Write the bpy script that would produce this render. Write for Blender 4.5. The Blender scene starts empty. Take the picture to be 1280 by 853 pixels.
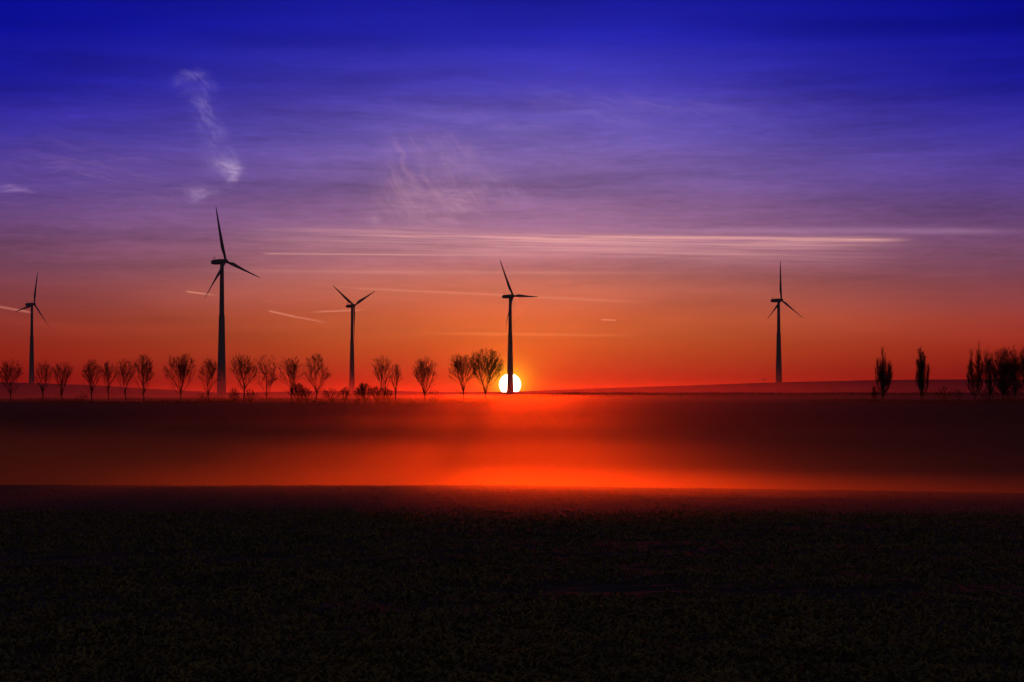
import bpy, math, random
import numpy as np
from mathutils import Vector, Matrix

SC = bpy.context.scene
COL = SC.collection
rad = math.radians

# ------------------------------------------------------------------ camera
EYE = 3.0                      # eye height above the near field (m)
F = 2666.7                     # focal length in photo pixels (1280 wide)
HORIZ = 492.0                  # photo row of the eye-level horizon
cam_d = bpy.data.cameras.new("camera")
cam_d.sensor_width = 36.0
cam_d.lens = 75.0
cam_d.clip_start = 0.1
cam_d.clip_end = 120000.0
cam = bpy.data.objects.new("camera", cam_d)
COL.objects.link(cam)
cam.location = (0, 0, EYE)
cam.rotation_euler = (rad(90) + math.atan((HORIZ - 426.5) / F), 0, 0)
SC.camera = cam

# ------------------------------------------------------------------ render / view
SC.view_settings.view_transform = 'Standard'
SC.view_settings.look = 'None'
SC.view_settings.exposure = 0.0
SC.view_settings.gamma = 1.0
SC.view_settings.use_curve_mapping = False
SC.render.engine = 'CYCLES'
SC.cycles.max_bounces = 6
SC.cycles.diffuse_bounces = 2
SC.cycles.volume_bounces = 1
SC.cycles.transparent_max_bounces = 12
SC.cycles.use_denoising = True
SC.cycles.volume_max_steps = 256
SC.cycles.sample_clamp_indirect = 3.0

SUN_EL = 1.2                   # degrees
SUN_AZ = 0.0                   # straight ahead (+Y)
DISC_EL = (HORIZ - 481.0) / F  # slope of the visible disc centre
DISC_AZ = (637.5 - 640.0) / F

def px(x):                     # photo column -> tangent of azimuth
    return (x - 640.0) / F

def lin(c):
    return tuple((v / 255.0 / 12.92) if v / 255.0 <= 0.04045 else ((v / 255.0 + 0.055) / 1.055) ** 2.4 for v in c) + (1.0,)

# ------------------------------------------------------------------ world (sky)
W = bpy.data.worlds.new("World")
SC.world = W
W.use_nodes = True
NT = W.node_tree
NT.nodes.clear()
NN, LK = NT.nodes, NT.links

def put(sock, v):
    if isinstance(v, bpy.types.NodeSocket):
        LK.new(v, sock)
    else:
        sock.default_value = v

def m(op, a, b=None, c=None, clamp=False):
    n = NN.new('ShaderNodeMath'); n.operation = op; n.use_clamp = clamp
    put(n.inputs[0], a)
    if b is not None: put(n.inputs[1], b)
    if c is not None: put(n.inputs[2], c)
    return n.outputs[0]

def gauss(x, mu, s):           # exp(-((x-mu)/s)^2)
    d = m('DIVIDE', m('SUBTRACT', x, mu), s)
    return m('EXPONENT', m('MULTIPLY', m('MULTIPLY', d, d), -1.0))

def smooth(x, a, b, lo=0.0, hi=1.0):
    n = NN.new('ShaderNodeMapRange'); n.interpolation_type = 'SMOOTHSTEP'
    put(n.inputs[0], x)
    n.inputs[1].default_value = a; n.inputs[2].default_value = b
    n.inputs[3].default_value = lo; n.inputs[4].default_value = hi
    return n.outputs[0]

def comb(x, y, z=0.0):
    n = NN.new('ShaderNodeCombineXYZ')
    put(n.inputs[0], x); put(n.inputs[1], y); put(n.inputs[2], z)
    return n.outputs[0]

def noise(vec, scale, detail=4.0, rough=0.55, dist=0.0):
    n = NN.new('ShaderNodeTexNoise'); n.noise_dimensions = '3D'
    put(n.inputs['Vector'], vec)
    n.inputs['Scale'].default_value = scale
    n.inputs['Detail'].default_value = detail
    n.inputs['Roughness'].default_value = rough
    n.inputs['Distortion'].default_value = dist
    return n.outputs['Fac']

def mixc(f, a, b, mode='MIX'):
    n = NN.new('ShaderNodeMix'); n.data_type = 'RGBA'; n.blend_type = mode
    put(n.inputs[0], f); put(n.inputs[6], a); put(n.inputs[7], b)
    return n.outputs[2]

def ramp(t, stops):
    n = NN.new('ShaderNodeValToRGB'); n.color_ramp.interpolation = 'CARDINAL'
    cr = n.color_ramp
    while len(cr.elements) > 1: cr.elements.remove(cr.elements[0])
    cr.elements[0].position = stops[0][0]; cr.elements[0].color = stops[0][1]
    for p, c in stops[1:]:
        e = cr.elements.new(p); e.color = c
    put(n.inputs[0], t)
    return n.outputs[0]

tc = NN.new('ShaderNodeTexCoord')
sx = NN.new('ShaderNodeSeparateXYZ'); LK.new(tc.outputs['Generated'], sx.inputs[0])
X, Y, Z = sx.outputs
az = m('ARCTAN2', X, Y)                                  # 0 straight ahead, + to the right
hr = m('SQRT', m('ADD', m('MULTIPLY', X, X), m('MULTIPLY', Y, Y)))
P = m('MULTIPLY', az, F)                                  # azimuth, in units of 1/F rad
V = m('MULTIPLY', m('ARCTAN2', Z, hr), F)                 # elevation, same units
aP = m('ABSOLUTE', P)

def Pp(x): return math.atan(px(x)) * F                    # photo column -> P
def Vv(y): return math.atan((HORIZ - y) / F) * F          # photo row -> V

T0, T1 = -80.0, 1520.0
def tpos(y): return (Vv(y) - T0) / (T1 - T0)
tV = m('DIVIDE', m('SUBTRACT', V, T0), T1 - T0, clamp=True)
centre = ramp(tV, [(0.0, lin((120, 30, 16))), (tpos(492), lin((172, 32, 19))), (tpos(462), lin((184, 54, 28))),
                   (tpos(424), lin((190, 84, 41))), (tpos(385), lin((200, 98, 66))), (tpos(344), lin((182, 106, 98))),
                   (tpos(300), lin((160, 106, 132))), (tpos(244), lin((134, 98, 146))), (tpos(185), lin((112, 90, 164))),
                   (tpos(124), lin((80, 68, 172))), (tpos(60), lin((44, 42, 166))), (tpos(4), lin((22, 26, 154))),
                   (0.42, lin((11, 14, 122))), (0.62, lin((5, 8, 86))), (1.0, lin((4, 5, 58)))])
edge = ramp(tV, [(0.0, lin((60, 12, 12))), (tpos(492), lin((108, 11, 13))), (tpos(470), lin((120, 15, 16))),
                 (tpos(428), lin((144, 36, 30))), (tpos(390), lin((134, 52, 54))), (tpos(348), lin((114, 59, 80))),
                 (tpos(300), lin((106, 66, 108))), (tpos(248), lin((84, 58, 130))), (tpos(190), lin((62, 48, 150))),
                 (tpos(128), lin((28, 25, 152))), (tpos(60), lin((8, 12, 142))), (tpos(8), lin((0, 5, 126))),
                 (0.42, lin((4, 6, 104))), (0.62, lin((3, 5, 78))), (1.0, lin((4, 5, 58)))])
wc = m('MULTIPLY', m('EXPONENT', m('MULTIPLY', m('POWER', m('DIVIDE', aP, 405.0), 2.0), -1.0)), 1.03, clamp=True)
base = mixc(wc, edge, centre)
# unseen sky behind and overhead, lifted to a dull mauve to light the foreground
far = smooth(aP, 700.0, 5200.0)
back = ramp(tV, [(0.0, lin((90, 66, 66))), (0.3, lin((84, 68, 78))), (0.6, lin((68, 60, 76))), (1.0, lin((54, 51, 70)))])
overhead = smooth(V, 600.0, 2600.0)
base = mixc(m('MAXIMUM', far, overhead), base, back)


# --- high cirrus: fine horizontal grain, streaks, bands and wisps
warp = noise(comb(m('MULTIPLY', P, 0.004), m('MULTIPLY', V, 0.010)), 1.0, 3.0)
Vw = m('ADD', V, m('MULTIPLY', m('SUBTRACT', warp, 0.5), 22.0))
streak = noise(comb(m('MULTIPLY', P, 0.0035), m('MULTIPLY', Vw, 0.045)), 1.0, 6.0, 0.6, 0.4)
streak2 = noise(comb(m('MULTIPLY', P, 0.0022), m('MULTIPLY', V, 0.016), 7.3), 1.0, 4.0, 0.5, 0.3)
fine = noise(comb(m('MULTIPLY', P, 0.03), m('MULTIPLY', Vw, 0.22), 3.1), 1.0, 4.0, 0.65)
zone = m('MULTIPLY', smooth(V, 90.0, 190.0), smooth(V, 520.0, 330.0))
s1 = m('MULTIPLY', m('SUBTRACT', streak, 0.5), m('ADD', 0.15, m('MULTIPLY', zone, 0.62)))
s2 = m('MULTIPLY', m('SUBTRACT', streak2, 0.5), 0.85)
s3 = m('MULTIPLY', m('SUBTRACT', fine, 0.5), m('MULTIPLY', zone, 0.45))
bright = m('ADD', 1.0, m('ADD', s1, m('ADD', s2, s3)))
bright = m('MAXIMUM', bright, 0.55)
hb = smooth(V, 0.0, 90.0)                                 # calm near the horizon
bright = m('ADD', m('MULTIPLY', bright, hb), m('SUBTRACT', 1.0, hb))
sc1 = NN.new('ShaderNodeVectorMath'); sc1.operation = 'SCALE'
LK.new(base, sc1.inputs[0]); LK.new(bright, sc1.inputs[3])
sky = sc1.outputs[0]

def add_cloud(sky, mask, col):
    return mixc(mask, sky, lin(col))

def win(x0, x1, f0, f1):       # soft window along P
    return m('MULTIPLY', smooth(P, Pp(x0) - f0, Pp(x0) + f0), smooth(P, Pp(x1) + f1, Pp(x1) - f1))

# long pale band above the rotors
tilt = m('ADD', V, m('MULTIPLY', m('SUBTRACT', P, 0.0), 0.020))
wob = m('MULTIPLY', m('SUBTRACT', streak2, 0.5), 12.0)
tb = m('ADD', tilt, wob)
b1 = m('MULTIPLY', gauss(tb, Vv(296), 7.0), win(420, 1085, 160, 90))
b2 = m('MULTIPLY', gauss(tb, Vv(309), 13.0), win(420, 1010, 200, 170))
b3 = m('MULTIPLY', gauss(tilt, Vv(293.5), 2.0), win(560, 1120, 160, 30))
band = m('ADD', m('MULTIPLY', b1, 0.42), m('ADD', m('MULTIPLY', b2, 0.42), m('MULTIPLY', b3, 0.34)))
fil = smooth(noise(comb(m('MULTIPLY', P, 0.005), m('MULTIPLY', tb, 0.30), 2.2), 1.0, 4.0, 0.6, 0.3), 0.30, 0.72)
band = m('MULTIPLY', band, m('ADD', 0.35, m('MULTIPLY', fil, 1.25)), clamp=True)
sky = add_cloud(sky, band, (222, 158, 158))
b4 = m('MULTIPLY', gauss(tb, Vv(283), 4.0), win(760, 1250, 160, 60))
b5 = m('MULTIPLY', gauss(m('ADD', V, m('MULTIPLY', P, 0.004)), Vv(341), 2.2), win(330, 800, 160, 120))
b7 = m('MULTIPLY', gauss(m('ADD', V, m('MULTIPLY', P, 0.003)), Vv(319), 1.1), win(332, 620, 8, 160))
b6 = m('MULTIPLY', gauss(m('ADD', V, m('MULTIPLY', P, 0.012)), Vv(418), 1.8), win(560, 760, 50, 60))
sky = add_cloud(sky, m('MULTIPLY', m('MULTIPLY', b4, streak), 0.55), (190, 140, 178))
sky = add_cloud(sky, m('MULTIPLY', b5, 0.22), (226, 150, 132))
sky = add_cloud(sky, m('MULTIPLY', b6, 0.25), (238, 140, 84))
sky = add_cloud(sky, m('MULTIPLY', b7, 0.40), (232, 168, 158))

# sunlit paleness of the contrail objects, painted as streaks into the sky colour
def trail(sky, x0, y0, x1, y1, w, amp, col=(236, 158, 128), f0=3, f1=14):
    sl_ = (Vv(y1) - Vv(y0)) / (Pp(x1) - Pp(x0))
    d = m('SUBTRACT', V, m('ADD', Vv(y0), m('MULTIPLY', m('SUBTRACT', P, Pp(x0)), sl_)))
    return add_cloud(sky, m('MULTIPLY', m('MULTIPLY', gauss(d, 0.0, w), win(x0, x1, f0, f1)), amp), col)
sky = trail(sky, -20, 383.5, 37, 393, 1.3, .42, (228, 140, 124), 5, 4)
sky = trail(sky, 233, 366, 262, 369.5, 1.0, .55)
sky = trail(sky, 336, 389.5, 366, 396, 1.0, .48, f1=4)
sky = trail(sky, 364, 395.7, 402, 402.5, 1.1, .30)
sky = trail(sky, 396, 390.3, 449, 388, 1.0, .4, f0=14)
sky = trail(sky, 440, 360.5, 640, 369.5, 1.7, .20, f0=30, f1=10)
sky = trail(sky, 636, 369.5, 780, 377, 1.8, .18, f1=50)
sky = trail(sky, 753, 400, 769, 400.4, 0.9, .4, f1=3)

# curling wisp high on the left
def wisp(sky, pts, col, amp, fx=0.03, fy=0.09, shear=0.3, seed=0.0, thr=0.38):
    tot = None
    n0 = noise(comb(m('MULTIPLY', P, 0.022), m('MULTIPLY', V, 0.028), seed + 20.0), 1.0, 3.0)
    n1 = noise(comb(m('MULTIPLY', P, 0.022), m('MULTIPLY', V, 0.028), seed + 40.0), 1.0, 3.0)
    Pw = m('ADD', P, m('MULTIPLY', m('SUBTRACT', n0, 0.5), 34.0))
    Vw_ = m('ADD', V, m('MULTIPLY', m('SUBTRACT', n1, 0.5), 26.0))
    for (x, y, rx, ry) in pts:
        g = m('MULTIPLY', gauss(Pw, Pp(x), rx), gauss(Vw_, Vv(y), ry))
        tot = g if tot is None else m('MAXIMUM', tot, g)
    b = m('ADD', Vw_, m('MULTIPLY', Pw, shear))
    n = noise(comb(m('MULTIPLY', Pw, fx), m('MULTIPLY', b, fy), seed), 1.0, 8.0, 0.68, 0.5)
    n = smooth(n, thr, 0.70)
    k = m('MULTIPLY', m('MULTIPLY', tot, m('ADD', 0.22, n)), amp, clamp=True)
    return add_cloud(sky, k, col)

sky = wisp(sky, [(234, 101, 17, 7), (248, 112, 14, 9), (250, 130, 10, 16), (255, 152, 13, 20), (264, 176, 13, 18), (277, 198, 16, 15)],
           (160, 140, 210), 0.34, 0.04, 0.07, 0.9, 1.7)
sky = wisp(sky, [(284, 211, 13, 11), (286, 221, 8, 7)], (210, 182, 220), 0.60, 0.04, 0.16, 0.2, 14.1, 0.3)
sky = wisp(sky, [(252, 244, 21, 8)], (186, 152, 203), 0.42, 0.04, 0.18, 0.2, 4.1)
sky = wisp(sky, [(6, 242, 12, 3), (20, 247, 18, 3)], (170, 136, 190), 0.4, 0.03, 0.12, 0.2, 6.2)
sky = wisp(sky, [(505, 240, 34, 40), (525, 262, 36, 22), (560, 220, 30, 26), (588, 240, 22, 20), (535, 190, 46, 16), (466, 274, 14, 6)],
           (200, 150, 172), 0.33, 0.012, 0.022, 2.0, 9.4, 0.40)
sky = wisp(sky, [(560, 255, 60, 34)], (206, 154, 172), 0.34, 0.02, 0.13, 0.15, 19.4, 0.40)
sky = wisp(sky, [(530, 175, 34, 12), (575, 200, 26, 18), (610, 225, 20, 16), (640, 245, 26, 12)], (178, 138, 184), 0.34, 0.012, 0.026, 1.2, 29.4, 0.38)
sky = wisp(sky, [(100, 215, 110, 30), (180, 250, 90, 16)], (140, 104, 166), 0.30, 0.010, 0.10, 0.12, 33.0, 0.42)
sky = wisp(sky, [(640, 170, 100, 34), (540, 150, 80, 16), (780, 135, 140, 22)], (146, 122, 192), 0.26, 0.008, 0.04, 0.2, 12.0, 0.4)

# --- sun: the disc itself, its bright rim and the warm aureole in the air behind everything
dP = m('SUBTRACT', P, math.atan(DISC_AZ) * F)
dV = m('SUBTRACT', V, math.atan(DISC_EL) * F)
rr = m('SQRT', m('ADD', m('MULTIPLY', dP, dP), m('MULTIPLY', dV, dV)))
disc = smooth(rr, 14.0, 12.0)
cor = m('EXPONENT', m('MULTIPLY', m('MAXIMUM', m('SUBTRACT', rr, 13.0), 0.0), -1.0 / 10.0))
aur = m('EXPONENT', m('MULTIPLY', rr, -1.0 / 46.0))
def addl(sky, fac, col):
    n = NN.new('ShaderNodeVectorMath'); n.operation = 'SCALE'
    n.inputs[0].default_value = col; LK.new(fac, n.inputs[3])
    a = NN.new('ShaderNodeVectorMath'); a.operation = 'ADD'
    LK.new(sky, a.inputs[0]); LK.new(n.outputs[0], a.inputs[1])
    return a.outputs[0]
sky = addl(sky, aur, (0.17, 0.075, 0.0))
sky = addl(sky, cor, (0.85, 0.44, 0.012))
sky = addl(sky, disc, (16.0, 13.0, 9.0))

# --- physical sky, faint at this hour, under the graded colours
nis = NN.new('ShaderNodeTexSky'); nis.sky_type = 'NISHITA'
nis.sun_disc = False
nis.sun_elevation = rad(SUN_EL)
nis.sun_rotation = rad(SUN_AZ)
nis.air_density = 1.0; nis.dust_density = 1.0; nis.ozone_density = 4.0
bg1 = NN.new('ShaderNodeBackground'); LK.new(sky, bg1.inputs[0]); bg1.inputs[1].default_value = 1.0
tint = mixc(1.0, nis.outputs[0], (0.025, 0.018, 0.05, 1), 'MULTIPLY')
bg2 = NN.new('ShaderNodeBackground'); LK.new(tint, bg2.inputs[0]); bg2.inputs[1].default_value = 0.05
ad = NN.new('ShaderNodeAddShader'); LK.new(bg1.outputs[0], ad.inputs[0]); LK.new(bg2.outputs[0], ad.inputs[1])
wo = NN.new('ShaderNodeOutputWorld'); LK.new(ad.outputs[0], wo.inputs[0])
W.cycles.sampling_method = 'MANUAL'
W.cycles.sample_map_resolution = 2048

# ------------------------------------------------------------------ sun lamp
sl = bpy.data.lights.new("sun", 'SUN')
sl.energy = 0.35
sl.angle = rad(0.6)
sl.color = (1.0, 0.055, 0.004)
so = bpy.data.objects.new("sun", sl)
COL.objects.link(so)
sd = Vector((math.sin(rad(SUN_AZ)) * math.cos(rad(SUN_EL)), math.cos(rad(SUN_AZ)) * math.cos(rad(SUN_EL)), math.sin(rad(SUN_EL))))
so.rotation_euler = sd.to_track_quat('Z', 'Y').to_euler()
so.location = (0, 0, 60)

# ------------------------------------------------------------------ helpers
def tag(o, label=None, cat=None, group=None, kind=None):
    if label: o['label'] = label
    if cat: o['category'] = cat
    if group: o['group'] = group
    if kind: o['kind'] = kind
    return o

def link(name, me, mat=None, parent=None, loc=None):
    o = bpy.data.objects.new(name, me)
    COL.objects.link(o)
    if mat is not None and len(me.materials) == 0: me.materials.append(mat)
    if parent is not None: o.parent = parent
    if loc is not None: o.location = loc
    return o

def empty(name, loc, rz=0.0):
    o = bpy.data.objects.new(name, None)
    COL.objects.link(o)
    o.empty_display_size = 1.0
    o.location = loc
    o.rotation_euler = (0, 0, rz)
    return o

def mesh(name, verts, faces, smooth_=False):
    me = bpy.data.meshes.new(name)
    me.from_pydata([tuple(v) for v in verts], [], faces)
    if smooth_:
        me.polygons.foreach_set('use_smooth', [True] * len(me.polygons))
    me.update()
    return me

def pmat(name, col, rough=0.8, var=0.0, scale=5.0, col2=None, bump=0.0, bscale=20.0, spec=0.3):
    mt = bpy.data.materials.new(name); mt.use_nodes = True
    nt = mt.node_tree; b = nt.nodes['Principled BSDF']
    b.inputs['Roughness'].default_value = rough
    b.inputs['Specular IOR Level'].default_value = spec
    t = nt.nodes.new('ShaderNodeTexCoord')
    n = nt.nodes.new('ShaderNodeTexNoise'); n.inputs['Scale'].default_value = scale; n.inputs['Detail'].default_value = 5
    nt.links.new(t.outputs['Object'], n.inputs['Vector'])
    r = nt.nodes.new('ShaderNodeValToRGB')
    c2 = col2 or tuple(v * (1 - var) for v in col)
    r.color_ramp.elements[0].position = 0.35; r.color_ramp.elements[0].color = tuple(c2) + (1,)
    r.color_ramp.elements[1].position = 0.65; r.color_ramp.elements[1].color = tuple(col) + (1,)
    nt.links.new(n.outputs['Fac'], r.inputs[0]); nt.links.new(r.outputs[0], b.inputs['Base Color'])
    if bump:
        n2 = nt.nodes.new('ShaderNodeTexNoise'); n2.inputs['Scale'].default_value = bscale; n2.inputs['Detail'].default_value = 6
        nt.links.new(t.outputs['Object'], n2.inputs['Vector'])
        bp = nt.nodes.new('ShaderNodeBump'); bp.inputs['Strength'].default_value = 1.0; bp.inputs['Distance'].default_value = bump
        nt.links.new(n2.outputs['Fac'], bp.inputs['Height']); nt.links.new(bp.outputs[0], b.inputs['Normal'])
    return mt

M_soil = pmat('soil', (0.060, 0.040, 0.014), 0.95, 0.5, 0.9, (0.034, 0.024, 0.008), 0.05, 9.0, 0.1)
M_leaf = pmat('leaf', (0.190, 0.155, 0.040), 0.8, 0.5, 1.5, (0.100, 0.088, 0.028), spec=0.05)
M_bark = pmat('bark', (0.085, 0.062, 0.045), 0.9, 0.4, 3.0, spec=0.15)
M_twig = pmat('twig', (0.105, 0.062, 0.040), 0.9, 0.3, 3.0, spec=0.1)
M_steel = pmat('painted_steel', (0.16, 0.16, 0.155), 0.6, 0.08, 0.4)
M_conc = pmat('tower_concrete', (0.20, 0.19, 0.17), 0.85, 0.15, 0.5)
M_blade = pmat('blade_gelcoat', (0.16, 0.16, 0.155), 0.6, 0.06, 0.4)
M_dark = pmat('dark_metal', (0.08, 0.08, 0.09), 0.5, 0.1, 4.0)
M_bird = pmat('feather', (0.05, 0.045, 0.04), 0.8, 0.3, 30.0)

# ------------------------------------------------------------------ terrain (one sheet)
prof = np.array([(-400, -3.4), (-60, -3.1), (0, -3.0), (30, -3.15), (60, -3.6), (100, -4.5), (120, -5.15), (140, -6.4), (165, -9.0),
                 (220, -13.5), (320, -17.0), (420, -14.5), (500, -9.2), (550, -4.8), (600, -2.4), (700, -1.1), (790, -0.2),
                 (880, 0.1), (960, -0.6), (1100, -3.0), (1300, -5.0), (1700, -4.0), (2000, -3.0), (2400, -3.5), (4000, -14.0), (9000, -60.0)])
td = np.arange(-400, 9001, 2.0)
tz = np.interp(td, prof[:, 0], prof[:, 1])
kk = np.hanning(13); kk /= kk.sum()
tz = np.convolve(np.pad(tz, 6, mode='edge'), kk, mode='valid')
far_x = np.array([-2600, -600, 0, 40, 100, 160, 200, 250, 300, 350, 400, 480, 560, 640, 680, 800, 970, 1080, 1150, 1280, 1700, 3600])
far_y = np.array([470, 473, 478, 479.5, 484, 486.5, 489, 491, 492, 490.5, 489, 489, 490.5, 490, 488.5, 484, 478.5, 476, 475, 474.5, 473, 474])

def sst(x, a, b):
    t = np.clip((x - a) / (b - a), 0, 1)
    return t * t * (3 - 2 * t)

def vnoise(x, y, s, seed=0):
    x = x / s + 1000.0 + seed * 17.3; y = y / s + 1000.0 + seed * 9.1
    xi = np.floor(x).astype(np.int64); yi = np.floor(y).astype(np.int64)
    fx = x - xi; fy = y - yi
    fx = fx * fx * (3 - 2 * fx); fy = fy * fy * (3 - 2 * fy)
    def h(a, b):
        n = (a * 374761393 + b * 668265263 + seed * 974711) & 0x7fffffff
        n = ((n ^ (n >> 13)) * 1274126177) & 0x7fffffff
        return ((n ^ (n >> 16)) & 0xffff) / 65535.0 - 0.5
    return (h(xi, yi) * (1 - fx) + h(xi + 1, yi) * fx) * (1 - fy) + (h(xi, yi + 1) * (1 - fx) + h(xi + 1, yi + 1) * fx) * fy

def H(x, y, fine_=True):
    """ground height (world z) at x, y"""
    x = np.asarray(x, float); y = np.asarray(y, float)
    z = np.interp(y, td, tz)
    # the field falls away to the right before the crest
    z = z - 0.014 * np.clip(x + 1.5 * np.sin(x * 0.05), 0, 60) * sst(y, 25, 105) * (1 - sst(y, 150, 330))
    # front ridge is lower on the left
    dd = np.maximum(y, 200.0)
    u = 640 + F * x / dd
    z = z - 2.4 * sst(-u, -730, -560) * sst(y, 560, 760) * (1 - sst(y, 950, 1200))
    # far hills, crest about 2100 m away, with a long back slope
    xc = 640 + F * x / 2100.0
    zt = (HORIZ - np.interp(xc, far_x, far_y)) * 2100.0 / F
    w = np.where(y < 2100, sst(y, 1250, 2100), 1 - 0.9 * sst(y, 2400, 4200))
    z = z + (zt - np.interp(2100.0, td, tz)) * w * np.where(y < 2100, 1, 1)
    # natural unevenness
    z = z + 0.5 * vnoise(x, y, 90, 1) * sst(y, 150, 400) + 0.9 * vnoise(x, y, 320, 2) * sst(y, 1100, 2600)
    z = z + 0.10 * vnoise(x, y, 9.0, 3) + 0.05 * vnoise(x, y, 2.7, 4)
    if fine_:
        nearf = 1 - sst(y, 90, 220)
        z = z + (0.07 * vnoise(x, y, 0.8, 5) + 0.05 * vnoise(x, y, 0.35, 6)) * nearf
    return z + EYE

def Hs(x, y): return float(H(x, y, False))

def axis(segs):
    out = [segs[0][0]]
    for a, b, st in segs:
        n = max(1, int(round((b - a) / st)))
        out += list(np.linspace(a, b, n + 1)[1:])
    return np.array(out)
xs = axis([(-4200, -1400, 140), (-1400, -400, 25), (-400, -60, 8), (-60, -16, 1.5), (-16, 16, 0.22), (16, 60, 1.5), (60, 400, 8), (400, 1400, 25), (1400, 4200, 140)])
ys = axis([(-300, -20, 14), (-20, 16, 1.5), (16, 60, 0.24), (60, 150, 0.8), (150, 700, 7), (700, 3000, 24), (3000, 8000, 200)])
GX, GY = np.meshgrid(xs, ys)
GZ = H(GX, GY)
nx, ny = len(xs), len(ys)
co = np.stack([GX, GY, GZ], -1).reshape(-1, 3)
ii = (np.arange(ny - 1)[:, None] * nx + np.arange(nx - 1)[None, :]).reshape(-1)
quads = np.stack([ii, ii + 1, ii + 1 + nx, ii + nx], -1)
def fastmesh(name, co, quads, k=4, smooth_=True):
    me = bpy.data.meshes.new(name)
    me.vertices.add(len(co)); me.vertices.foreach_set('co', co.astype(np.float32).ravel())
    me.loops.add(quads.size); me.loops.foreach_set('vertex_index', quads.astype(np.int32).ravel())
    me.polygons.add(len(quads)); me.polygons.foreach_set('loop_start', np.arange(0, quads.size, k, dtype=np.int32))
    me.polygons.foreach_set('use_smooth', np.full(len(quads), smooth_))
    me.update(calc_edges=True); me.validate()
    return me
ground = link('ground', fastmesh('ground', co, quads), M_soil)
tag(ground, 'dark uneven field falling into a misty valley with low hills beyond', None, None, 'structure')

# ------------------------------------------------------------------ young crop on the near field (nobody could count it)
rng = np.random.default_rng(7)
def crop(n, d0, d1, size, blades, grow_):
    d = d0 * (d1 / d0) ** rng.random(n)
    u = rng.uniform(-0.31, 0.31, n)
    x = u * d + rng.uniform(-7, 7, n); y = d + rng.normal(0, 0.4, n)
    patch = vnoise(x, y, 1.6, 11) + 0.7 * vnoise(x, y, 0.6, 12) + 0.8 * vnoise(x * .5, y, 4.5, 13)
    keep = patch > rng.uniform(-0.75, 0.35, n)
    x, y, d = x[keep], y[keep], d[keep]
    n = len(x)
    z = H(x, y) - 0.01
    V_, Fq = [], []
    cnt = 0
    for b in range(blades):
        a = rng.uniform(0, 2 * np.pi, n)
        L = size * rng.uniform(0.45, 1.35, n) * (1 + grow_ * d)
        wv = L * rng.uniform(0.10, 0.22, n)
        lean = rng.uniform(0.25, 1.3, n)
        hx, hy = np.cos(a), np.sin(a)
        sx_, sy_ = -hy, hx
        p0 = np.stack([x + rng.normal(0, .02, n), y + rng.normal(0, .02, n), z], -1)
        up = np.stack([hx * np.sin(lean), hy * np.sin(lean), np.cos(lean)], -1)
        up2 = np.stack([hx * np.sin(lean + .8), hy * np.sin(lean + .8), np.cos(lean + .8)], -1)
        s = np.stack([sx_, sy_, np.zeros(n)], -1) * wv[:, None]
        p1 = p0 + up * (L * .55)[:, None]
        p2 = p1 + up2 * (L * .5)[:, None]
        vs = np.stack([p0 - s * .5, p0 + s * .5, p1 + s, p1 - s, p2 + s * .15, p2 - s * .15], 1).reshape(-1, 3)
        base_ = cnt + np.arange(n) * 6
        Fq.append(np.stack([base_, base_ + 1, base_ + 2, base_ + 3], -1))
        Fq.append(np.stack([base_ + 3, base_ + 2, base_ + 4, base_ + 5], -1))
        V_.append(vs); cnt += n * 6
    return np.concatenate(V_), np.concatenate(Fq)
v1, f1 = crop(105000, 15.0, 70.0, 0.095, 4, 0.004)
v2, f2 = crop(30000, 60.0, 135.0, 0.085, 3, 0.0)
cv = np.concatenate([v1, v2]); cf = np.concatenate([f1, f2 + len(v1)])
crop_o = link('crop_leaves', fastmesh('crop_leaves', cv, cf, 4, False), M_leaf)
tag(crop_o, 'short ragged leaves of a young crop covering the dark near field', 'crop', None, 'stuff')

# ------------------------------------------------------------------ wind turbines
def ringmesh(name, rings, seg=28, cap=True):
    """rings: list of (centre Vector, radius) along z"""
    vs, fs = [], []
    for (c, r) in rings:
        for i in range(seg):
            a = 2 * math.pi * i / seg
            vs.append((c[0] + r * math.cos(a), c[1] + r * math.sin(a), c[2]))
    for k in range(len(rings) - 1):
        for i in range(seg):
            j = (i + 1) % seg
            fs.append((k * seg + i, k * seg + j, (k + 1) * seg + j, (k + 1) * seg + i))
    if cap:
        fs.append(tuple(range(seg))[::-1]); fs.append(tuple((len(rings) - 1) * seg + i for i in range(seg)))
    return mesh(name, vs, fs, False)

def loft(name, secs):
    """secs: list of lists of points (same count)"""
    n = len(secs[0]); vs = [p for s in secs for p in s]; fs = []
    for k in range(len(secs) - 1):
        for i in range(n):
            j = (i + 1) % n
            fs.append((k * n + i, k * n + j, (k + 1) * n + j, (k + 1) * n + i))
    fs.append(tuple(range(n))[::-1]); fs.append(tuple((len(secs) - 1) * n + i for i in range(n)))
    me = mesh(name, vs, fs, True)
    return me

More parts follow.
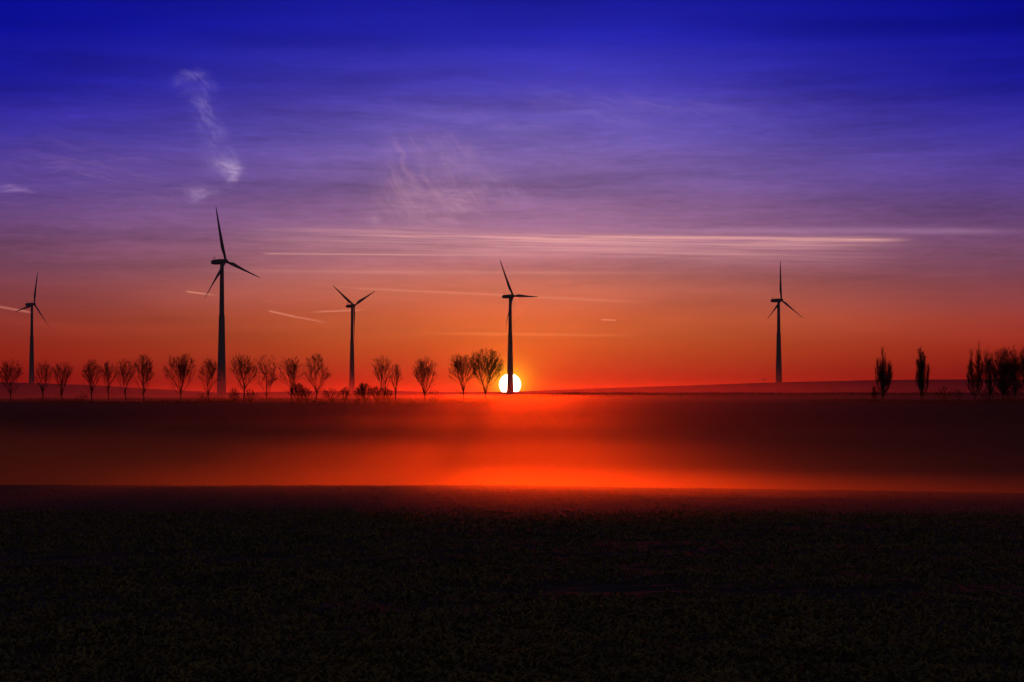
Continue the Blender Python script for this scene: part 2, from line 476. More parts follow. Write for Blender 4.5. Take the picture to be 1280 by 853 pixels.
def blade_mesh(L=41.0):
    # span along +Z, chord along X, thickness and pre-bend along Y (Y+ = upwind)
    secs = []
    st = [(0.0, 1.0, 1.0, 0), (0.04, 1.0, 0.98, 2), (0.10, 1.45, .75, 10), (0.18, 2.15, .36, 14), (0.24, 2.35, .27, 13), (0.35, 2.0, .24, 10), (0.50, 1.55, .21, 7),
          (0.65, 1.2, .19, 4), (0.80, .88, .17, 2), (0.92, .58, .16, 1), (0.98, .32, .15, 0), (1.0, .10, .15, 0)]
    for t, ch, th, tw in st:
        ch *= 1.42 if t > 0.05 else 1.9 / 2 * 1.9
        pts = []
        for i in range(14):
            a = 2 * math.pi * i / 14
            cx = math.cos(a) * ch / 2; ty = math.sin(a) * ch * th / 2
            if t > .12:
                cx += ch * 0.16
                ty *= (0.35 + 0.65 * (1 - (math.cos(a) + 1) / 2 * .9) ** .6)
            c, s = math.cos(rad(tw)), math.sin(rad(tw))
            pts.append((cx * c - ty * s, cx * s + ty * c + 1.1 * t * t, 1.1 + (L - 1.1) * t))
        secs.append(pts)
    return loft('blade', secs)
BL = blade_mesh()

def nacelle_mesh():
    # long axis along -Y (hub at +Y end)
    secs = []
    for y, w, h, zc in [(1.5, 1.25, 1.35, 0), (1.0, 1.75, 1.75, 0), (-1.0, 1.95, 1.95, .05), (-4.0, 1.95, 1.95, .12), (-7.2, 1.85, 1.8, .2), (-8.8, 1.6, 1.5, .3), (-9.1, 1.3, 1.2, .35)]:
        pts = []
        for i in range(20):
            a = 2 * math.pi * i / 20
            c, s = math.cos(a), math.sin(a)
            k = (abs(c) ** 4 + abs(s) ** 4) ** -.25
            pts.append((c * k * w, y, s * k * h + zc))
        secs.append(pts)
    return loft('nacelle', secs)
NAC = nacelle_mesh()

def spinner_mesh():
    secs = []
    for y, r in [(-.2, 1.45), (.6, 1.75), (1.6, 1.7), (2.4, 1.35), (2.95, .8), (3.2, .2)]:
        secs.append([(math.cos(2 * math.pi * i / 20) * r, y, math.sin(2 * math.pi * i / 20) * r) for i in range(20)])
    return loft('hub', secs)
SPN = spinner_mesh()

def box_verts(cx, cy, cz, sx_, sy_, sz_):
    v = [(cx + a * sx_ / 2, cy + b * sy_ / 2, cz + c * sz_ / 2) for a in (-1, 1) for b in (-1, 1) for c in (-1, 1)]
    f = [(0, 1, 3, 2), (4, 6, 7, 5), (0, 4, 5, 1), (2, 3, 7, 6), (0, 2, 6, 4), (1, 5, 7, 3)]
    return v, f

def mast_mesh():
    vs, fs = [], []
    for b in [(-.8, -6.9, 3.0, .16, .16, 2.2), (.8, -6.9, 3.0, .16, .16, 2.2), (-.8, -6.9, 4.1, .7, .25, .25), (.8, -6.9, 4.1, .25, .7, .25), (0, -6.9, 2.7, 1.6, .12, .12)]:
        v, f = box_verts(*b); k = len(vs); vs += v; fs += [tuple(i + k for i in q) for q in f]
    return mesh('wind_sensor', vs, fs)
MAST = mast_mesh()

def turbine(colx, hubrow, dist, th0, psi, cone, label, split=.40):
    x = px(colx) * dist
    hz = (HORIZ - hubrow) / F * dist + EYE
    gz = Hs(x, dist)
    Ht = hz - gz
    root = empty('wind_turbine', (x, dist, gz - .3))
    tag(root, label, 'wind turbine', 'wind turbines on the horizon')
    zs = Ht * (1 - split)
    rings = []
    for i in range(13):
        t = i / 12
        rings.append(((0, 0, t * zs), 3.45 * (1 - t) ** 1.25 + 2.15 - .0 * t if t < 1 else 2.15))
    rings = [(c, 2.15 + 1.35 * (1 - (c[2] / zs)) ** 1.1) for c, _ in rings]
    link('concrete_section', ringmesh('concrete_section', rings), M_conc, root)
    link('tower_flange', ringmesh('tower_flange', [((0, 0, zs), 2.25), ((0, 0, zs + .5), 2.25)]), M_dark, root)
    r2 = [((0, 0, zs + .5 + (Ht - 1.3 - zs - .5) * i / 6), 1.85 - .45 * i / 6) for i in range(7)]
    link('steel_section', ringmesh('steel_section', r2), M_steel, root)
    link('door', mesh('door', *box_verts(0, -3.52, 3.2, 1.0, .12, 2.1)), M_dark, root)
    # head frame: local +Y is the rotor axis
    ang = math.pi + rad(psi)      # heading: toward camera then swung to the right
    ax = Vector((math.sin(rad(psi)), -math.cos(rad(psi)), 0))
    rz = math.atan2(-ax.x, ax.y)
    tiltm = Matrix.Rotation(rad(4), 4, 'X')
    B = Matrix.Translation((0, 0, Ht + .3)) @ Matrix.Rotation(rz, 4, 'Z') @ tiltm
    n = link('nacelle', NAC, M_steel, root); n.matrix_local = B
    ms = link('wind_sensor', MAST, M_dark, n)
    Hb = B @ Matrix.Translation((0, 2.2, 0))
    h = link('hub', SPN, M_steel, root); h.matrix_local = Hb
    for k in range(3):
        # screen angle measured clockwise from up, as seen from the camera; the axis faces the camera side
        th = rad(th0 + 120 * k)
        bm_ = Hb @ Matrix.Translation((0, 1.2, 0)) @ Matrix.Rotation(-th, 4, 'Y') @ Matrix.Rotation(rad(-cone), 4, 'X') @ Matrix.Rotation(rad(-25), 4, 'Z')
        b = link('blade', BL, M_blade, root); b.matrix_local = bm_
    return root
# colx is the tower axis column, hubrow the nacelle row
turbine(39.5, 380.5, 2600, 15, 66, -1, 'wind turbine at the far left, small, one blade upright and one pointing down right')
turbine(277, 327, 1560, -14, 60, 1, 'tallest and nearest wind turbine, left of centre, its upright blade tip above all others')
turbine(440, 382.5, 2490, -56, 50, -1, 'smallest wind turbine, its blades making a Y shape with one hanging down the tower')
turbine(637.8, 370.5, 2110, -30, 54, 1, 'wind turbine standing directly in front of the rising sun')
turbine(973.5, 375.5, 2230, -2, 50, 3, 'lone wind turbine on the right hill with one blade straight up')

# ------------------------------------------------------------------ trees
def tube(vs, fs, p, q, r0, r1, k):
    d = (q - p)
    if d.length < 1e-6: return
    d.normalize()
    a = d.orthogonal().normalized(); b = d.cross(a)
    s = len(vs)
    for c, r in ((p, r0), (q, r1)):
        for i in range(k):
            t = 2 * math.pi * i / k
            vs.append(c + a * (r * math.cos(t)) + b * (r * math.sin(t)))
    for i in range(k):
        j = (i + 1) % k
        fs.append((s + i, s + j, s + k + j, s + k + i))

def grow(rnd, trunk_h, lobes, trunk_r, twig_l, twig_r, limbs=9, spread=34.0, poplar=False, lean=0.0, dens=1.0):
    """lobes: (cx, cy, z0, z1, half_width, peak) crown volumes, limbs radiate up into them from the trunk"""
    tv, tf, cv_, cf_ = [], [], [], []
    def inside(p):
        for cx, cy, z0, z1, hw, pk in lobes:
            t = (p.z - z0) / (z1 - z0)
            if t < -.08 or t > 1: continue
            t = max(t, .02)
            f = (math.sin(min(1, t / pk) * math.pi / 2) ** .65) if t < pk else math.sqrt(max(0, 1 - ((t - pk) / (1 - pk)) ** 2))
            f = max(f, .12) * (1 + .10 * math.sin(7 * math.atan2(p.y - cy, p.x - cx) + cx + 9 * t))
            if (p.x - cx) ** 2 + (p.y - cy) ** 2 < (hw * f) ** 2: return True
        return False
    def rot(d, ang, azm):
        a = d.orthogonal().normalized()
        ax = (Matrix.Rotation(azm, 3, d) @ a)
        return (Matrix.Rotation(ang, 3, ax) @ d).normalized()
    # trunk
    P0 = Vector((0, 0, -.1)); tp = [P0]
    for i in range(1, 6):
        t = i / 5
        tp.append(Vector((lean * t * t + rnd.uniform(-.05, .05), rnd.uniform(-.05, .05), trunk_h * t)))
    for i in range(5):
        tube(tv, tf, tp[i], tp[i + 1], trunk_r * (1.35 if i == 0 else 1.1 - .04 * i), trunk_r * (1.1 - .04 * (i + 1)), 9)
    top = tp[-1]
    def twigs(p, d, n):
        for _ in range(n):
            e = rot(d, rad(rnd.uniform(12, 46)), rnd.uniform(0, 6.28)); e.z += .18; e.normalize()
            L = twig_l * rnd.uniform(.5, 1.2)
            m1 = p + e * L * .5
            m2 = m1 + (e + Vector((rnd.gauss(0, .18), rnd.gauss(0, .18), .12))).normalized() * L * .5
            if not inside(m1) and rnd.random() < .75: continue
            tube(cv_, cf_, p, m1, twig_r, twig_r * .8, 3); tube(cv_, cf_, m1, m2, twig_r * .8, twig_r * .35, 3)
            if rnd.random() < .5:
                e2 = rot(e, rad(rnd.uniform(20, 45)), rnd.uniform(0, 6.28))
                tube(cv_, cf_, m1, m1 + e2 * L * .4, twig_r * .7, twig_r * .3, 3)
    def branch(p, d, L, r, level, step):
        """wander upward from p; spawn the next level along the way"""
        n = max(2, int(L / step)); q = p; entered = inside(p)
        for i in range(n):
            t = i / n
            up = .05 if level == 1 else .09
            d = (d + Vector((rnd.gauss(0, .07), rnd.gauss(0, .07), rnd.gauss(up, .05)))).normalized()
            e = q + d * (L / n)
            ins = inside(e); entered = entered or ins
            if level > 1 and entered and not ins and i > 0: 
                twigs(q, d, 2); return
            if level == 1 and entered and not ins and (q - p).length > 2.0:
                twigs(q, d, 3); return
            r0 = r * (1 - .75 * t) + twig_r; r1 = r * (1 - .75 * (i + 1) / n) + twig_r
            tube(cv_, cf_, q, e, r0, r1, 5 if r0 > .07 else (4 if r0 > .045 else 3))
            if level < 3:
                skip = .16 if level == 1 else .15
                if t >= skip:
                    for _ in range(2 if (rnd.random() < .45 * dens) else 1):
                        if rnd.random() > dens * .95: continue
                        c = rot(d, rad(rnd.uniform(14, 26) if poplar else rnd.uniform(24, 48)), rnd.uniform(0, 6.28))
                        if c.z < -.05: c.z = abs(c.z)
                        branch(e, c, L * (1 - t) * rnd.uniform(.38, .62) + (.8 if level == 1 else .45), r1 * .62, level + 1, step * (.85 if level == 1 else .7))
            if level >= 2 or t > .4: twigs(e, d, 2 if level == 3 else 1)
            q = e
        twigs(q, d, 4)
    tot = sum(l[4] for l in lobes)
    for (cx, cy, z0, z1, hw, pk) in lobes:
        if poplar:
            # a leader up the axis with steep limbs all the way
            q = top.copy(); leader_r = trunk_r * .8
            N = 14; ctr = Vector((cx, cy, max(top.z, z0)))
            for i in range(N):
                t = (i + 1) / N
                e = Vector((cx * min(1, t * 3.2) + top.x * (1 - min(1, t * 3.2)) + rnd.gauss(0, .07), cy * min(1, t * 3) + rnd.gauss(0, .07), top.z + (z1 - .7 - top.z) * t))
                tube(cv_, cf_, q, e, leader_r * (1 - .85 * (i / N)) + twig_r, leader_r * (1 - .85 * t) + twig_r, 6)
                for k in range(2 if hw < 1.0 else 3):
                    a = rnd.uniform(0, 6.28); s = rad(rnd.uniform(14, 30))
                    d = Vector((math.cos(a) * math.sin(s), math.sin(a) * math.sin(s), math.cos(s)))
                    if e.z > z0 - .8: branch(e, d, (z1 - e.z) * .45 + 1.1, leader_r * .32 * (1 - .5 * t), 2, .8)
                q = e
            twigs(q, Vector((0, 0, 1)), 5)
            continue
        nl = max(2, round(limbs * hw / tot))
        a0 = rnd.uniform(0, 6.28)
        for k in range(nl):
            a = a0 + 2.39996 * k + rnd.uniform(-.25, .25)
            rr_ = hw * math.sqrt((k + .5) / nl) * rnd.uniform(.88, 1.02)
            tt = rnd.uniform(.86, .99) if k < nl * .6 else rnd.uniform(.55, .95)
            end = Vector((cx + math.cos(a) * rr_, cy + math.sin(a) * rr_, z0 + (z1 - z0) * tt * (1 - .30 * (rr_ / hw) ** 2)))
            st = tp[4].lerp(tp[5], rnd.uniform(-.15, 1)) if k % 2 else top
            d = end - st; L = d.length
            dn = d.normalized()
            # leaves the trunk a little flatter, then straightens
            dn = (dn + Vector((dn.x, dn.y, 0)) * .12 - Vector((0, 0, .05))).normalized()
            branch(st, dn, L * 1.02, trunk_r * rnd.uniform(.32, .44), 1, .85)
        # low side shoots
        for k in range(rnd.choice((0, 1, 1))):
            a = rnd.choice((0, math.pi)) + rnd.uniform(-.6, .6); s = rad(rnd.uniform(48, 66))
            d = Vector((math.cos(a) * math.sin(s), math.sin(a) * math.sin(s), math.cos(s)))
            branch(tp[4], d, hw * .95, trunk_r * .22, 2, .7)
    return tv, tf, cv_, cf_

def plant(name, cat, colx, dist, label, group, seed, trunk_h, lobes, tr, twl, twr, **kw):
    x = px(colx) * dist
    z = Hs(x, dist) - .15
    rnd = random.Random(seed)
    tv, tf, cv_, cf_ = grow(rnd, trunk_h, lobes, tr, twl, twr, **kw)
    root = empty(name, (x, dist, z)); tag(root, label, cat, group)
    link('trunk', mesh('trunk', tv, tf, True), M_bark, root)
    link('crown', mesh('crown', cv_, cf_, False), M_twig, root)
    return root

def avenue_tree(colx, toprow, wpx, dist, seed, label, lobes=None, low=.24, nT=230):
    x = px(colx) * dist
    z0 = Hs(x, dist) - .15
    Ht = (HORIZ - toprow) / F * dist + EYE - z0
    hw = wpx / 2 / F * dist
    vr = random.Random(seed * 3 + 1)
    low = vr.uniform(.16, .28)
    if lobes is None:
        L = [(0, 0, Ht * (low - .02), Ht, hw * 1.0, vr.uniform(.48, .6))]
    else:
        L = [(c * hw, 0, Ht * a, Ht * b, w * hw * 1.1, .62) for c, a, b, w in lobes]
    return plant('bare_tree', 'tree', colx, dist, label, 'bare trees of the avenue on the left', seed, Ht * (low + .01), L, vr.uniform(.15, .21), .85, .0135, limbs=max(7, round(wpx * vr.uniform(.26, .36))), dens=vr.uniform(.76, .90), lean=vr.uniform(-.35, .35))

AV = [
 (13, 450, 34, 640, None, 'broad round bare tree at the left end of the avenue, left of every turbine'),
 (54, 450, 27, 640, [(-.45, .22, .97, .5), (.5, .25, 1.0, .5)], 'bare tree with a forked two-part crown just right of the far left turbine'),
 (78, 451, 25, 635, [(-.4, .3, .98, .6), (.4, .32, 1.0, .6)], 'small vase-shaped bare tree, second right of the far left turbine'),
 (115, 449, 29, 630, None, 'bare tree with low drooping left side, leftmost of the four evenly spaced ones'),
 (136, 450, 19, 630, None, 'slimmest bare tree of the avenue, between two wider bare trees on the left'),
 (157.5, 448, 25, 625, [(-.4, .3, 1.0, .6), (.45, .34, .99, .55)], 'bare tree with a notched flat top, just left of a pointed oval one'),
 (180, 443, 25, 620, [(0, .2, 1.0, .95)], 'tall oval bare tree, rightmost of the evenly spaced four'),
 (226, 442, 41, 610, [(-.35, .26, .97, .62), (.3, .26, 1.0, .68)], 'widest fan-shaped bare tree on the left, right of a wide gap'),
 (261, 448, 28, 615, None, 'bare tree touching the left side of the tallest turbine tower'),
 (305, 443, 37, 605, [(-.3, .28, .99, .66), (.32, .28, 1.0, .64)], 'broad bare tree first to the right of the tallest turbine tower'),
 (334, 443, 25, 605, [(0, .45, 1.0, .92), (-.35, .2, .6, .6), (.6, .22, .62, .5)], 'narrow round-topped bare tree, second right of the tallest turbine'),
 (364, 445, 34, 600, [(-.4, .3, .98, .58), (.42, .3, 1.0, .58)], 'bare tree with a domed bush at its foot, third right of the tallest turbine'),
 (395, 443, 33, 600, [(0, .4, 1.0, .85), (-.55, .25, .7, .4), (.6, .3, .7, .45)], 'dense round bare tree left of the smallest turbine'),
 (480, 444, 33, 590, [(0, .4, 1.0, .8), (-.5, .3, .75, .5), (.3, .3, .8, .5)], 'dense bare tree right of the smallest turbine with a thin tree close beside it'),
 (495, 455, 16, 600, None, 'thin small bare tree close against the right of a denser one'),
 (531, 445, 32, 585, [(0, .34, 1.0, .86), (.5, .25, .75, .5), (-.5, .35, .85, .45)], 'lone round-headed bare tree standing midway between two pairs'),
 (579, 441, 38, 575, [(-.35, .3, .97, .68), (.35, .28, 1.0, .62)], 'bare V-branched tree, left one of the overlapping pair beside the sun'),
 (608, 435, 43, 570, [(0, .22, 1.0, .95)], 'large rounded bare tree nearest the sun, right one of the overlapping pair'),
]
for i, (cx, top, w, d, lobes, lab) in enumerate(AV):
    avenue_tree(cx, top, w, 596 + (d - 570) * .6, 100 + i * 7, lab, lobes, nT=int(150 + w * 4.6))

def spire_tree(colx, dist, seed, label, lobes_px, nT, trunk_r=.2):
    """lobes_px: (col, toprow, bottomrow, half width px)"""
    x = px(colx) * dist
    z0 = Hs(x, dist) - .15
    s = dist / F
    L = []
    Hmax = 0
    for (c, t, b, hw) in lobes_px:
        zt = (HORIZ - t) * s + EYE - z0; zb = max(1.0, (HORIZ - b) * s + EYE - z0)
        Hmax = max(Hmax, zt)
        L.append(((c - colx) * s, random.Random(seed + int(c)).uniform(-.6, .6), zb, zt, hw * s, .45))
    return plant('poplar_tree', 'tree', colx, dist, label, 'tall trees on the right', seed, 1.6, L, trunk_r, .95, .018, poplar=True, dens=.95)

spire_tree(1103, 598, 501, 'leftmost tall slim poplar on the right, with an open side branch',
           [(1103, 435, 492, 5.0), (1097.5, 448, 492, 3.2), (1111, 451, 494, 4.6), (1104, 460, 496, 7)], 420)
spire_tree(1152, 600, 502, 'tall slim poplar with a dense rounded tip, between the leftmost poplar and the thicket',
           [(1150, 435, 480, 5.0), (1154, 439, 492, 4.6), (1160, 455, 494, 3.6), (1150, 458, 496, 6)], 430)
spire_tree(1219, 602, 503, 'twin-spired poplar at the left edge of the thicket',
           [(1215, 436, 494, 4.4), (1223, 429, 492, 4.6), (1211, 458, 494, 3), (1227, 450, 494, 3.5)], 430)
def thicket_tree(colx, dist, seed, label, lobes_px, nT):
    x = px(colx) * dist
    z0 = Hs(x, dist) - .15
    s = dist / F
    L = []
    Hmax = 0
    for (c, t, b, hw) in lobes_px:
        zt = (HORIZ - t) * s + EYE - z0; zb = max(1.0, (HORIZ - b) * s + EYE - z0)
        Hmax = max(Hmax, zt); L.append(((c - colx) * s, 0, zb, zt, hw * s, .6))
    return plant('bare_tree', 'tree', colx, dist, label, 'tall trees on the right', seed, 1.8, L, .22, 1.0, .017, limbs=17, dens=.84)
thicket_tree(1237, 597, 511, 'slender bare tree filling the gap right of the twin-spired poplar', [(1236, 436, 488, 7), (1240, 452, 492, 7)], 260)
thicket_tree(1254, 604, 512, 'widest spreading bare tree in the middle of the right thicket', [(1248, 430, 484, 9), (1258, 431, 484, 8), (1254, 455, 492, 12)], 430)
thicket_tree(1268, 596, 513, 'dense dark upright bare tree near the right edge of the photo', [(1267, 431, 490, 6.5), (1270, 440, 492, 7)], 430)
thicket_tree(1283, 600, 514, 'bare tree cut off by the right edge of the photo', [(1281, 431, 488, 8), (1290, 436, 490, 9)], 380)

# ------------------------------------------------------------------ bushes
def bush(colx, toprow, wpx, dist, seed, label, group, nT=120):
    dist = max(dist, 599 + (seed % 7))
    x = px(colx) * dist
    z0 = Hs(x, dist) - .15
    s = dist / F
    Ht = max(1.2, (HORIZ - toprow) * s + EYE - z0)
    hw = wpx / 2 * s
    rnd = random.Random(seed)
    L = [(rnd.uniform(-.3, .3) * hw, 0, .3, Ht, hw * .7, .55), (-.45 * hw, 0, .25, Ht * .8, hw * .5, .55), (.5 * hw, 0, .25, Ht * .75, hw * .5, .55)]
    r = plant('bush', 'bush', colx, dist, label, group, seed, .35, L, .07, .5, .022, limbs=14 if nT < 100 else 24, dens=.95)
    return r
G = 'leafless bushes between the avenue trees'
bush(293, 486, 16, 600, 601, 'low bush just right of the base of the tallest turbine', G)
bush(313, 487.5, 20, 600, 602, 'low flat bush at the foot of the broad tree right of the tallest turbine', G)
bush(374, 479, 28, 596, 603, 'domed bush leaning against the tree third right of the tallest turbine', G, 200)
bush(384, 485, 18, 600, 604, 'low bush filling the ground right of the domed bush', G)
bush(416, 486, 30, 592, 605, 'low bush left of the base of the smallest turbine', G)
bush(431, 484, 16, 592, 606, 'bush touching the left side of the smallest turbine tower', G)
bush(448, 485, 16, 590, 607, 'small bush touching the right side of the smallest turbine tower', G)
bush(457, 479, 24, 588, 608, 'tallest spiky bush, right of the smallest turbine', G, 170)
bush(471, 483, 24, 588, 609, 'bush at the left foot of the dense tree right of the smallest turbine', G)
bush(486, 486, 16, 588, 610, 'low bush under the thin small tree', G)
bush(255, 492, 16, 600, 611, 'very low bush in the mist left of the tallest turbine', G, 60)
bush(102, 493, 18, 600, 612, 'faint bush in the mist below the four evenly spaced trees', G, 70)
bush(545, 492, 14, 585, 613, 'very low bush right of the lone round-headed tree', G, 60)
G2 = 'bushes among the tall trees on the right'
bush(1093, 484, 10, 565, 621, 'thin bush at the left foot of the leftmost poplar', G2)
bush(1181, 484, 24, 565, 622, 'open straggly bush between the second poplar and the thicket', G2, 80)
bush(1200, 487, 16, 562, 623, 'low bush just left of the twin-spired poplar', G2, 80)
bush(1262, 470, 40, 545, 624, 'dense dark undergrowth bush at the foot of the thicket', G2, 330)
bush(1233, 484, 26, 550, 625, 'low dark bush between the twin-spired poplar and the thicket', G2, 200)
bush(70, 480.5, 12, 1900, 631, 'small dark bush on the skyline of the left hill', 'far bushes on the hill skylines', 60)
bush(734, 484.5, 8, 2080, 632, 'tiny bush on the skyline right of the sun', 'far bushes on the hill skylines', 50)
bush(745, 485.5, 6, 2080, 633, 'tinier bush beside another on the skyline right of the sun', 'far bushes on the hill skylines', 40)
bush(546, 488, 9, 2080, 634, 'tiny far bush on the skyline left of the overlapping pair of trees', 'far bushes on the hill skylines', 50)

# ------------------------------------------------------------------ rough low growth along the front ridge (nobody could count it)
def scrub(n, y0, y1, x0=-260, x1=260):
    x = rng.uniform(x0, x1, n); y = rng.uniform(y0, y1, n)
    k = vnoise(x, y, 14, 31) + .6 * vnoise(x, y, 4, 32)
    keep = k > rng.uniform(-.5, .35, n); x, y, k = x[keep], y[keep], k[keep]; n = len(x)
    z = H(x, y, False) - .05
    a = rng.uniform(0, 2 * np.pi, n); hh = (.25 + .9 * np.clip(k + .2, 0, 1)) * rng.uniform(.4, 1.3, n)
    ln = rng.normal(0, .35, (n, 2)) * hh[:, None]
    wd = rng.uniform(.03, .09, n)
    p = np.stack([x, y, z], -1); t = np.stack([x + ln[:, 0], y + ln[:, 1], z + hh], -1)
    s_ = np.stack([np.cos(a), np.sin(a), np.zeros(n)], -1) * wd[:, None]
    V_ = np.stack([p - s_, p + s_, t + s_ * .3, t - s_ * .3], 1).reshape(-1, 3)
    b = np.arange(n) * 4
    return V_, np.stack([b, b + 1, b + 2, b + 3], -1)
sv, sf = scrub(60000, 700, 900)
for q in ((16000, 588, 650, -170, -5), (12000, 590, 650, 85, 170)):
    a_, b_ = scrub(*q); sf = np.concatenate([sf, b_ + len(sv)]); sv = np.concatenate([sv, a_])
sc_o = link('scrub', fastmesh('scrub', sv, sf, 4, False), M_twig)
tag(sc_o, 'rough low dry growth along the dark front ridge', 'scrub', None, 'stuff')

# ------------------------------------------------------------------ bird
def bird(colx, row, dist, span):
    x = px(colx) * dist; z = (HORIZ - row) / F * dist + EYE
    root = empty('bird', (x, dist, z)); tag(root, 'tiny bird with raised wings flying low beside the lone right turbine', 'bird')
    secs = []
    L = span * .42
    for t, r in [(0, .02), (.12, .07), (.35, .11), (.6, .10), (.8, .05), (1, .015)]:
        secs.append([((t - .5) * L, math.cos(2 * math.pi * i / 8) * r * span * .8, math.sin(2 * math.pi * i / 8) * r * span * .8) for i in range(8)])
    link('body', loft('body', secs), M_bird, root)
    for s in (-1, 1):
        secs = []
        for t, ch, zz in [(0, .22, 0), (.3, .24, .17), (.6, .18, .28), (.85, .1, .30), (1, .02, .29)]:
            c = (s * t * span / 2, 0, zz * span * .8)
            secs.append([(c[0], c[1] - ch * span * .5, c[2]), (c[0], c[1], c[2] + .02 * span), (c[0], c[1] + ch * span * .5, c[2]), (c[0], c[1], c[2] - .015 * span)])
        link('wing', loft('wing', secs), M_bird, root)
    root.rotation_euler = (0, 0, rad(12))
bird(955, 475, 700, 2.0)

# ------------------------------------------------------------------ contrails, high and very far
def contrail_mat(dens, g=.80):
    mt = bpy.data.materials.new('contrail_ice'); mt.use_nodes = True
    nt = mt.node_tree; nt.nodes.clear()
    v = nt.nodes.new('ShaderNodeVolumePrincipled')
    v.inputs['Color'].default_value = (1, 1, 1, 1)
    v.inputs['Density'].default_value = dens
    v.inputs['Anisotropy'].default_value = g
    o = nt.nodes.new('ShaderNodeOutputMaterial'); nt.links.new(v.outputs[0], o.inputs['Volume'])
    return mt
def contrail(pts, r, dens, label, D=30000.0, seed=1):
    dens = dens * 3.0
    """pts: photo (col,row) along the trail; tapered tube"""
    mt = contrail_mat(dens)
    rnd = random.Random(seed)
    n = 40
    P3 = []
    pts = sorted(pts)
    xs_ = [p[0] for p in pts]; ys_ = [p[1] for p in pts]
    for i in range(n + 1):
        t = i / n
        c = xs_[0] + (xs_[-1] - xs_[0]) * t
        rw = float(np.interp(c, xs_, ys_))
        dd = D * (1 + .12 * (t - .5))
        P3.append(Vector((px(c) * dd, dd, (HORIZ - rw) / F * dd + EYE)))
    org = P3[n // 2].copy()
    secs = []
    for i, p in enumerate(P3):
        t = i / n
        env = min(1, t / .03) ** .6 * (1 - t) ** .55 if True else 1
        rr_ = max(.5, r * env * rnd.uniform(.85, 1.15)) * D / F
        q = p - org
        secs.append([(q.x, q.y + math.cos(2 * math.pi * k / 8) * rr_, q.z + math.sin(2 * math.pi * k / 8) * rr_) for k in range(8)])
    o = link('contrail', loft('contrail', secs), mt, None, org)
    tag(o, label, 'contrail', 'contrails low in the sunrise sky')
contrail([(-30, 382), (0, 386), (38, 394)], 1.2, .011, 'short bright contrail ending at the far left turbine tower', seed=1)
contrail([(262, 370), (233, 366)], .9, .007, 'very short contrail left of the tallest turbine tower', seed=2)
contrail([(336, 389.5), (365, 396), (402, 403)], .9, .009, 'short curved contrail between the tallest and the smallest turbine', seed=3)
contrail([(449, 388.5), (395, 390.5)], .8, .005, 'short faint contrail passing behind the smallest turbine', seed=5)
contrail([(780, 377), (660, 371.5), (600, 367), (440, 361)], 1.2, .0008, 'long faint contrail crossing behind the rotor in front of the sun', seed=6)
contrail([(752, 400), (770, 400.5)], .6, .003, 'tiny contrail right of the rotor in front of the sun', seed=7)

# ------------------------------------------------------------------ air: haze box, valley fog and low mist
def air(name, x0, x1, y0, y1, z0, z1, label, build):
    v, f = box_verts(0, 0, 0, x1 - x0, y1 - y0, z1 - z0)
    mt = bpy.data.materials.new(name + '_air'); mt.use_nodes = True
    nt = mt.node_tree; nt.nodes.clear()
    build(nt, mt)
    o = link(name, mesh(name, v, f), mt, None, ((x0 + x1) / 2, (y0 + y1) / 2, (z0 + z1) / 2))
    tag(o, label, name.split('_')[0], None, 'stuff')
    return o

def even(dens, g, col):
    def b(nt, mt):
        v = nt.nodes.new('ShaderNodeVolumePrincipled')
        v.inputs['Color'].default_value = col + (1,)
        v.inputs['Density'].default_value = dens
        v.inputs['Anisotropy'].default_value = g
        o = nt.nodes.new('ShaderNodeOutputMaterial'); nt.links.new(v.outputs[0], o.inputs['Volume'])
    return b

def hugging(dens, g, col):
    """thin fog that hugs the right side of the near field and fades towards the viewer"""
    def b(nt, mt):
        N, L = nt.nodes, nt.links
        def mm(op, a, b_=None, cl=False):
            n = N.new('ShaderNodeMath'); n.operation = op; n.use_clamp = cl
            for i, q in enumerate((a, b_)):
                if q is None: continue
                if isinstance(q, bpy.types.NodeSocket): L.new(q, n.inputs[i])
                else: n.inputs[i].default_value = q
            return n.outputs[0]
        g_ = N.new('ShaderNodeNewGeometry'); s = N.new('ShaderNodeSeparateXYZ'); L.new(g_.outputs['Position'], s.inputs[0])
        x, y, z = s.outputs
        top = mm('SUBTRACT', EYE - 2.55, mm('ADD', mm('MULTIPLY', x, .014), mm('MULTIPLY', mm('SUBTRACT', y, 60.0), .0225)))
        h = mm('SUBTRACT', top, z)
        t = mm('MULTIPLY', mm('DIVIDE', h, 1.3, True), mm('DIVIDE', mm('SUBTRACT', 3.4, h), 1.5, True))
        t = mm('MULTIPLY', t, mm('DIVIDE', mm('SUBTRACT', 136.0, y), 34.0, True))
        fy = mm('DIVIDE', mm('SUBTRACT', y, 50.0), 62.0, True)
        fx = mm('DIVIDE', mm('ADD', x, 26.0), 40.0, True)
        mr2 = N.new('ShaderNodeMapRange'); L.new(x, mr2.inputs[0])
        for i_, q_ in enumerate((2.0, 16.0, 1.0, .42)): mr2.inputs[i_ + 1].default_value = q_
        fx = mm('MULTIPLY', fx, mr2.outputs[0])
        d = mm('MULTIPLY', mm('MULTIPLY', t, dens), mm('MULTIPLY', mm('MULTIPLY', fy, fy), fx))
        v = N.new('ShaderNodeVolumePrincipled')
        v.inputs['Color'].default_value = col + (1,)
        L.new(d, v.inputs['Density'])
        v.inputs['Anisotropy'].default_value = g
        o = N.new('ShaderNodeOutputMaterial'); L.new(v.outputs[0], o.inputs['Volume'])
        mt.cycles.volume_step_rate = .6
    return b

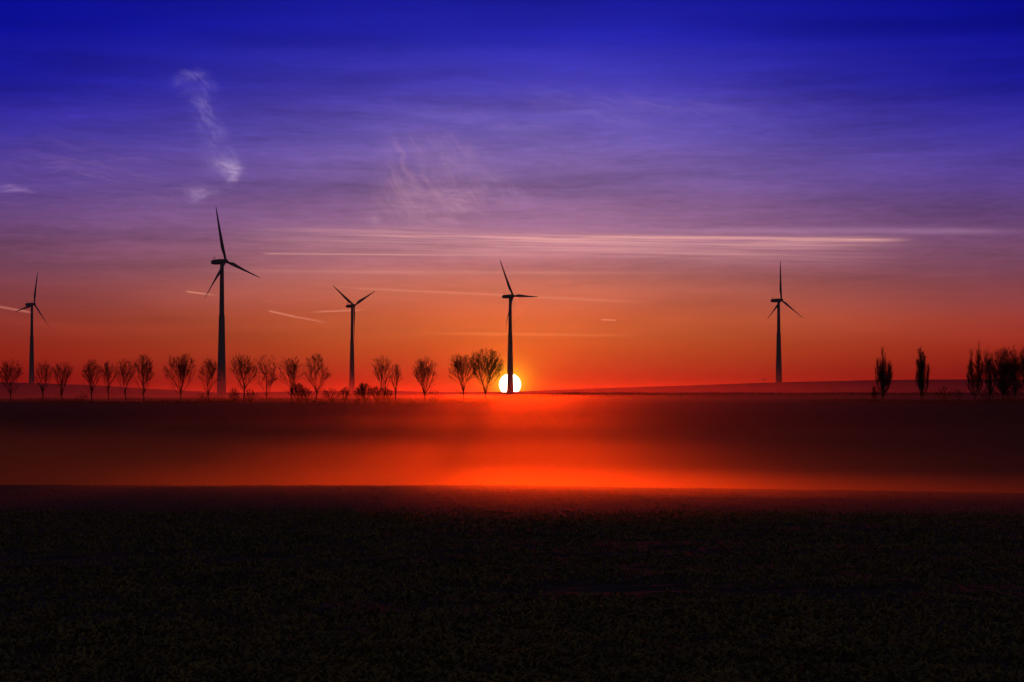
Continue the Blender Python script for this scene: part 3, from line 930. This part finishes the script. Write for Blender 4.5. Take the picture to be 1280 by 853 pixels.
def layered(dens, g, col, ztop, soft, near=None, noise_s=None, step=1.0, power=1.0, side=None):
    """density rises downward from ztop over 'soft' metres; near=(y_left,y_right,fade): where it starts"""
    def b(nt, mt):
        N, L = nt.nodes, nt.links
        def mm(op, a, b_=None, cl=False):
            n = N.new('ShaderNodeMath'); n.operation = op; n.use_clamp = cl
            for i, q in enumerate((a, b_)):
                if q is None: continue
                if isinstance(q, bpy.types.NodeSocket): L.new(q, n.inputs[i])
                else: n.inputs[i].default_value = q
            return n.outputs[0]
        g_ = N.new('ShaderNodeNewGeometry'); s = N.new('ShaderNodeSeparateXYZ'); L.new(g_.outputs['Position'], s.inputs[0])
        x, y, z = s.outputs
        h = mm('SUBTRACT', ztop, z)
        if noise_s:
            mp = N.new('ShaderNodeCombineXYZ')
            L.new(mm('MULTIPLY', x, noise_s[0]), mp.inputs[0]); L.new(mm('MULTIPLY', y, noise_s[1]), mp.inputs[1]); L.new(mm('MULTIPLY', z, noise_s[2]), mp.inputs[2])
            nz = N.new('ShaderNodeTexNoise'); nz.inputs['Detail'].default_value = 4; nz.inputs['Scale'].default_value = 1
            L.new(mp.outputs[0], nz.inputs['Vector'])
            h = mm('ADD', h, mm('MULTIPLY', mm('SUBTRACT', nz.outputs['Fac'], .5), noise_s[3]))
        t = mm('DIVIDE', h, soft, True)
        t = mm('POWER', t, power)
        d = mm('MULTIPLY', t, dens)
        if near:
            yl, yr, fd = near
            # start line slopes nearer on the right
            mr = N.new('ShaderNodeMapRange'); L.new(x, mr.inputs[0])
            mr.inputs[1].default_value = -5; mr.inputs[2].default_value = 25; mr.inputs[3].default_value = yl; mr.inputs[4].default_value = yr
            q = mm('DIVIDE', mm('SUBTRACT', y, mr.outputs[0]), fd, True)
            d = mm('MULTIPLY', d, mm('MULTIPLY', q, q))
        if side:
            mr2 = N.new('ShaderNodeMapRange'); L.new(x, mr2.inputs[0])
            for i_, q_ in enumerate(side): mr2.inputs[i_ + 1].default_value = q_
            d = mm('MULTIPLY', d, mr2.outputs[0])
        v = N.new('ShaderNodeVolumePrincipled')
        v.inputs['Color'].default_value = col + (1,)
        L.new(d, v.inputs['Density'])
        v.inputs['Anisotropy'].default_value = g
        o = N.new('ShaderNodeOutputMaterial'); L.new(v.outputs[0], o.inputs['Volume'])
        mt.cycles.volume_step_rate = step
    return b

air('haze', -4300, 4300, -320, 8100, -75, 175, 'thin morning haze filling the whole valley', even(0.15e-5, .95, (1, .9, .9)))
air('fog_bank', -260, 260, 62, 560, EYE - 20, EYE - 3.5, 'glowing fog bank lying in the valley behind the near field',
    layered(.014, .95, (1, .68, .10), EYE - 4.6, 13.0, (100, 66, 60), (.009, .016, .16, 7.5), .6, 1.5, (2, 34, 1.0, .30)))
air('valley_mist', -420, 420, 150, 900, EYE - 10, EYE - .3, 'thin red mist over the slope under the sun', even(1.6e-4, .981, (1, .6, .15)))
air('hill_mist', -900, 900, 600, 2900, EYE - 9, EYE + 11, 'low mist between the front ridge and the far hills',
    layered(2.1e-4, .87, (1, .45, .22), EYE + 11, 13.0, None, None, .6, 1.0))
air('ground_fog', -28, 90, 50, 138, EYE - 10, EYE - 2.4, 'thin fog spilling over the right side of the near field', hugging(.040, .95, (1, .72, .12)))
